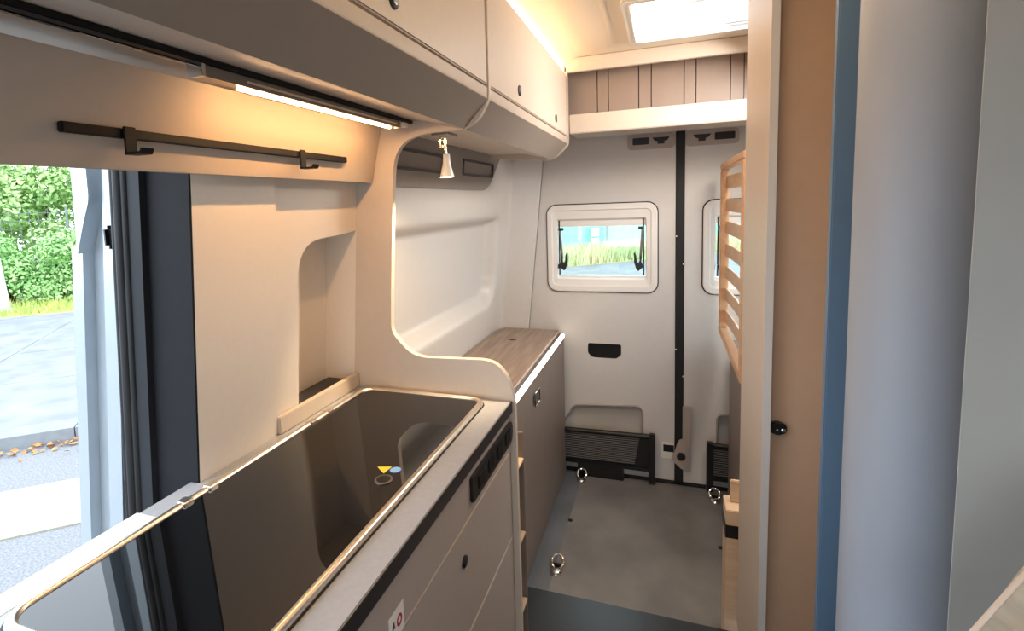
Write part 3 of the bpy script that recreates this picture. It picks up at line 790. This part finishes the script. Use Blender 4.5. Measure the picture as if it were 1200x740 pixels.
# fallen leaves in the gutter
bm = N()
for i in range(420):
    u = random.uniform(-6, 3); s = 6.60-abs(random.gauss(0, .13)); p = st(u, s, GZ+.006+random.random()*.03)
    a = random.random()*6.28; r = random.uniform(.02,.05); tl = random.uniform(-.02,.02)
    vs = [bm.verts.new(p+Vector((r*math.cos(a+q*1.571)*(1 if q % 2 else .6), r*math.sin(a+q*1.571)*(1 if q % 2 else .6), tl*math.cos(q*1.571)))) for q in range(4)]
    bm.faces.new(vs)
tag(obj('fallen_leaves', bm, M_leafy, smooth=False), 'dry brown leaves lying in the gutter along the curb', 'leaves', kind='stuff')
# verge grass tufts
def grass(name, u0, u1, s0, s1, n, h, m, label, lean=.3, z=GZ+.13):
    bm = N()
    for i in range(n):
        p = st(random.uniform(u0,u1), random.uniform(s0,s1), z)
        hh = h*random.uniform(.5,1.1); a = random.random()*6.28; w_ = random.uniform(.01,.022)
        d = Vector((math.cos(a), math.sin(a), 0)); l = Vector((random.gauss(0,lean), random.gauss(0,lean), 0))*hh
        sd_ = Vector((-d.y, d.x, 0))*w_
        v = [bm.verts.new(p-sd_), bm.verts.new(p+sd_), bm.verts.new(p+l*.4+Vector((0,0,hh*.6))+sd_*.6), bm.verts.new(p+l*.4+Vector((0,0,hh*.6))-sd_*.6), bm.verts.new(p+l+Vector((0,0,hh)))]
        bm.faces.new(v[:4]); bm.faces.new((v[3], v[2], v[4]))
    tag(obj(name, bm, m, smooth=False), label, 'grass', kind='stuff')
grass('tall_grass', 6, 18, 15.3, 17.0, 11000, .7, M_straw, 'tall straw-green grass growing before the mint fence')
grass('verge_grass', -14, 2, 15.3, 17.2, 6000, .22, M_grassg, 'short grass on the verge before the green bushes')
# mint fence behind the rear window
t = thing('sheet_fence', st(13, 17.2, GZ), 'mint green sheet fence beyond the tall grass behind the van', 'fence')
bm = N()
pts = []
n_ = 240
for i in range(n_+1):
    u = 4+20*i/n_
    pts.append((u, 17.2+(.03 if (i//3) % 2 else 0)))
lo = [bm.verts.new(st(u, s, GZ)) for u, s in pts]; hi = [bm.verts.new(st(u, s, 3.4)) for u, s in pts]
for i in range(n_): bm.faces.new((lo[i], lo[i+1], hi[i+1], hi[i]))
lo2 = [bm.verts.new(st(u, s+.05, GZ)) for u, s in (pts[0], pts[-1])]; hi2 = [bm.verts.new(st(u, s+.05, 3.4)) for u, s in (pts[0], pts[-1])]
bm.faces.new((lo2[0], lo2[1], hi2[1], hi2[0]))
obj('sheet_panel', bm, M_teal, t, smooth=False)
for u in (6.6, 9.6, 12.65, 15.7, 18.7):
    bm = N(); c = st(u, 17.14, 0); tube(bm, [(c.x,c.y,GZ),(c.x,c.y,3.4)], .05, 8); obj('fence_post', bm, M_wire, t)
for z0_, z1_, l in ((.30,.63,'upper white plate on the mint sheet fence'), (-.02,.25,'lower white plate on the mint sheet fence')):
    o = obj('fence_plate', slab(N(), 11.82, 12.20, 17.07, 17.09, z0_, z1_), M_pale, smooth=False); tag(o, l, 'plate', 'white plates on the fence')
# white leaning post at the far left
t = thing('roadside_post', st(-6.05, 16.3, GZ+.13), 'white leaning roadside post before the green bushes', 'post')
p0 = st(-6.05, 16.3, GZ+.1); p1 = st(-6.35, 16.3, 4.2)
bm = N(); tube(bm, [p0, p0.lerp(p1,.5), p1], [.13,.12,.11], 14); obj('shaft', bm, M_pale, t)
bm = N(); lathe(bm, [(.22,0),(.22,.05),(.18,.08)], (p0.x,p0.y,GZ+.13), 'Z', 16); obj('collar', bm, M_pale, t)
# wire fence
t = thing('wire_fence', st(-4, 18.6, GZ), 'thin wire mesh fence between the bushes and the trees', 'fence')
for i in range(8):
    c = st(-14+i*2.2, 18.6, 0); bm = N(); tube(bm, [(c.x,c.y,GZ),(c.x,c.y,2.1)], .035, 8); obj('fence_post', bm, M_wire, t)
bm = N()
for i in range(70):
    u = -14+i*.22
    tube(bm, [st(u, 18.6, GZ+.1), st(u+.0, 18.6, 2.05)], .008, 4)
for i in range(12):
    z = GZ+.15+i*.22
    tube(bm, [st(-14, 18.6, z), st(1.4, 18.6, z)], .008, 4, up=(0,0,1))
obj('wire_mesh', bm, M_wire, t)
# bushes and trees
def crown(n, rx, ry, rz, leaf, clumps):
    bm = N()
    cs = []
    for i in range(clumps):
        a = random.random()*6.28; q = random.random()**.5
        cs.append((Vector((math.cos(a)*q*rx*.75, math.sin(a)*q*ry*.75, random.uniform(.1,.85)*rz)), random.uniform(.28,.5)*min(rx,rz)))
    for i in range(n):
        c, r = random.choice(cs)
        d = Vector((random.gauss(0,1), random.gauss(0,1), random.gauss(0,1))).normalized()
        p = c+d*r*random.uniform(.7,1.05)
        if p.z < .02: p.z = .02+random.random()*.1
        nrm = (d+Vector((random.gauss(0,.5), random.gauss(0,.5), random.gauss(0,.5)+.4))).normalized()
        t1 = nrm.orthogonal().normalized(); t1.rotate(Matrix.Rotation(random.random()*6.28, 3, nrm)); t2 = nrm.cross(t1)
        l = leaf*random.uniform(.6,1.3)
        v = [bm.verts.new(p-t1*l), bm.verts.new(p+t2*l*.5), bm.verts.new(p+t1*l), bm.verts.new(p-t2*l*.5)]
        bm.faces.new(v)
    return bm
def plant(name, u, s, rx, rz, n, leaf, clumps, m, label, cat, group, trunk=0):
    t = thing(name, st(u, s, GZ+.1), label, cat, group)
    base = st(u, s, GZ+.1)
    bm = crown(n, rx, rx*.8, rz, leaf, clumps); bmesh.ops.translate(bm, verts=bm.verts, vec=base+Vector((0,0,trunk)))
    obj('foliage', bm, m, t, smooth=False)
    bm = N()
    if trunk:
        tube(bm, [base, base+Vector((.05,0,trunk*.6)), base+Vector((.0,.05,trunk+rz*.5))], [.16,.13,.07], 10); obj('trunk', bm, M_bark, t)
    else:
        for k_ in range(5):
            a = k_*1.256; tube(bm, [base+Vector((.05*math.cos(a),.05*math.sin(a),0)), base+Vector((rx*.4*math.cos(a),rx*.4*math.sin(a),rz*.6))], [.03,.015], 6)
        obj('stem', bm, M_bark, t)
plant('bush', -8.6, 18.0, 1.3, 2.1, 7000, .065, 16, M_leaf, 'leafy green bush left of the white roadside post', 'bush', 'bushes by the verge')
plant('bush', -6.5, 17.9, 1.2, 1.9, 8400, .065, 18, M_leaf, 'leafy green bush right behind the white roadside post', 'bush', 'bushes by the verge')
plant('bush', -4.7, 17.9, 1.25, 2.05, 8400, .065, 18, M_leaf, 'leafy green bush next to the silver sliding door edge', 'bush', 'bushes by the verge')
plant('bush', -2.6, 18.0, 1.3, 2.0, 6000, .065, 16, M_leaf, 'leafy green bush hidden behind the silver sliding door', 'bush', 'bushes by the verge')
plant('tree', -9.0, 20.6, 2.2, 3.6, 7200, .095, 16, M_leaf2, 'leafy tree behind the wire fence at the far left', 'tree', 'trees behind the wire fence', 1.2)
plant('tree', -6.2, 20.3, 2.0, 3.6, 8400, .095, 18, M_leaf2, 'leafy tree behind the bushes, upper left of the door opening', 'tree', 'trees behind the wire fence', 1.1)
plant('tree', -3.6, 20.5, 2.1, 3.8, 8400, .095, 18, M_leaf2, 'leafy tree behind the bush beside the silver door edge', 'tree', 'trees behind the wire fence', 1.2)

# ------------------------------------------------------------------ light
world = bpy.data.worlds.new('sky'); scene.world = world; world.use_nodes = True
nt = world.node_tree; bg = nt.nodes['Background']
bg.inputs[0].default_value = (.80, .90, 1, 1); bg.inputs[1].default_value = 3.6
def area(name, loc, rot, sx_, sy_, power, col):
    l = bpy.data.lights.new(name, 'AREA'); l.shape = 'RECTANGLE'; l.size = sx_; l.size_y = sy_; l.energy = power; l.color = col
    o = bpy.data.objects.new(name, l); COL.objects.link(o); o.location = loc; o.rotation_euler = rot
    return o
area('ceiling_fill', (.05, .75, 2.365), (0,0,0), .25, .9, 3, (1,.74,.48))  # fill light added over the aisle, out of view
area('side_fill', (.42, 2.12, 2.24), (0,math.radians(38),0), .28, .5, 14, (1,.90,.80))  # fill light without a fixture, added to brighten the rear
sp = bpy.data.lights.new('spot_lamp', 'SPOT'); sp.energy = 26; sp.color = (1,.72,.42); sp.spot_size = math.radians(115); sp.spot_blend = .5; sp.shadow_soft_size = .012
so = bpy.data.objects.new('spot_lamp', sp); COL.objects.link(so); so.location = (-.610,1.465,1.798); so.rotation_euler = (math.radians(14), math.radians(22), 0)

# ------------------------------------------------------------------ camera
R = [[0.9398317164632791, 0.002201156187506592, -0.3416306479827664], [0.3396873138195693, -0.11272135077420685, 0.9337592976295783], [-0.036453718050865835, -0.9936242005864573, -0.10668680541281364]]
cam = bpy.data.cameras.new('camera'); co = bpy.data.objects.new('camera', cam); COL.objects.link(co)
rot = Matrix(((R[0][0], -R[0][1], -R[0][2]), (R[1][0], -R[1][1], -R[1][2]), (R[2][0], -R[2][1], -R[2][2])))
co.matrix_world = Matrix.Translation((0, 0, 1.70)) @ rot.to_4x4()
cam.sensor_width = 36; cam.sensor_fit = 'HORIZONTAL'; cam.lens = 613/1200*36
cam.shift_x = (600-555)/1200; cam.shift_y = -(370-306)/1200
cam.clip_start = .02; cam.clip_end = 200
scene.camera = co
scene.view_settings.view_transform = 'Standard'; scene.view_settings.look = 'None'
scene.view_settings.gamma = 1; scene.view_settings.use_curve_mapping = False
scene.view_settings.exposure = .5
scene.cycles.use_denoising = True
scene.cycles.max_bounces = 10; scene.cycles.diffuse_bounces = 6
scene.cycles.sample_clamp_indirect = 8
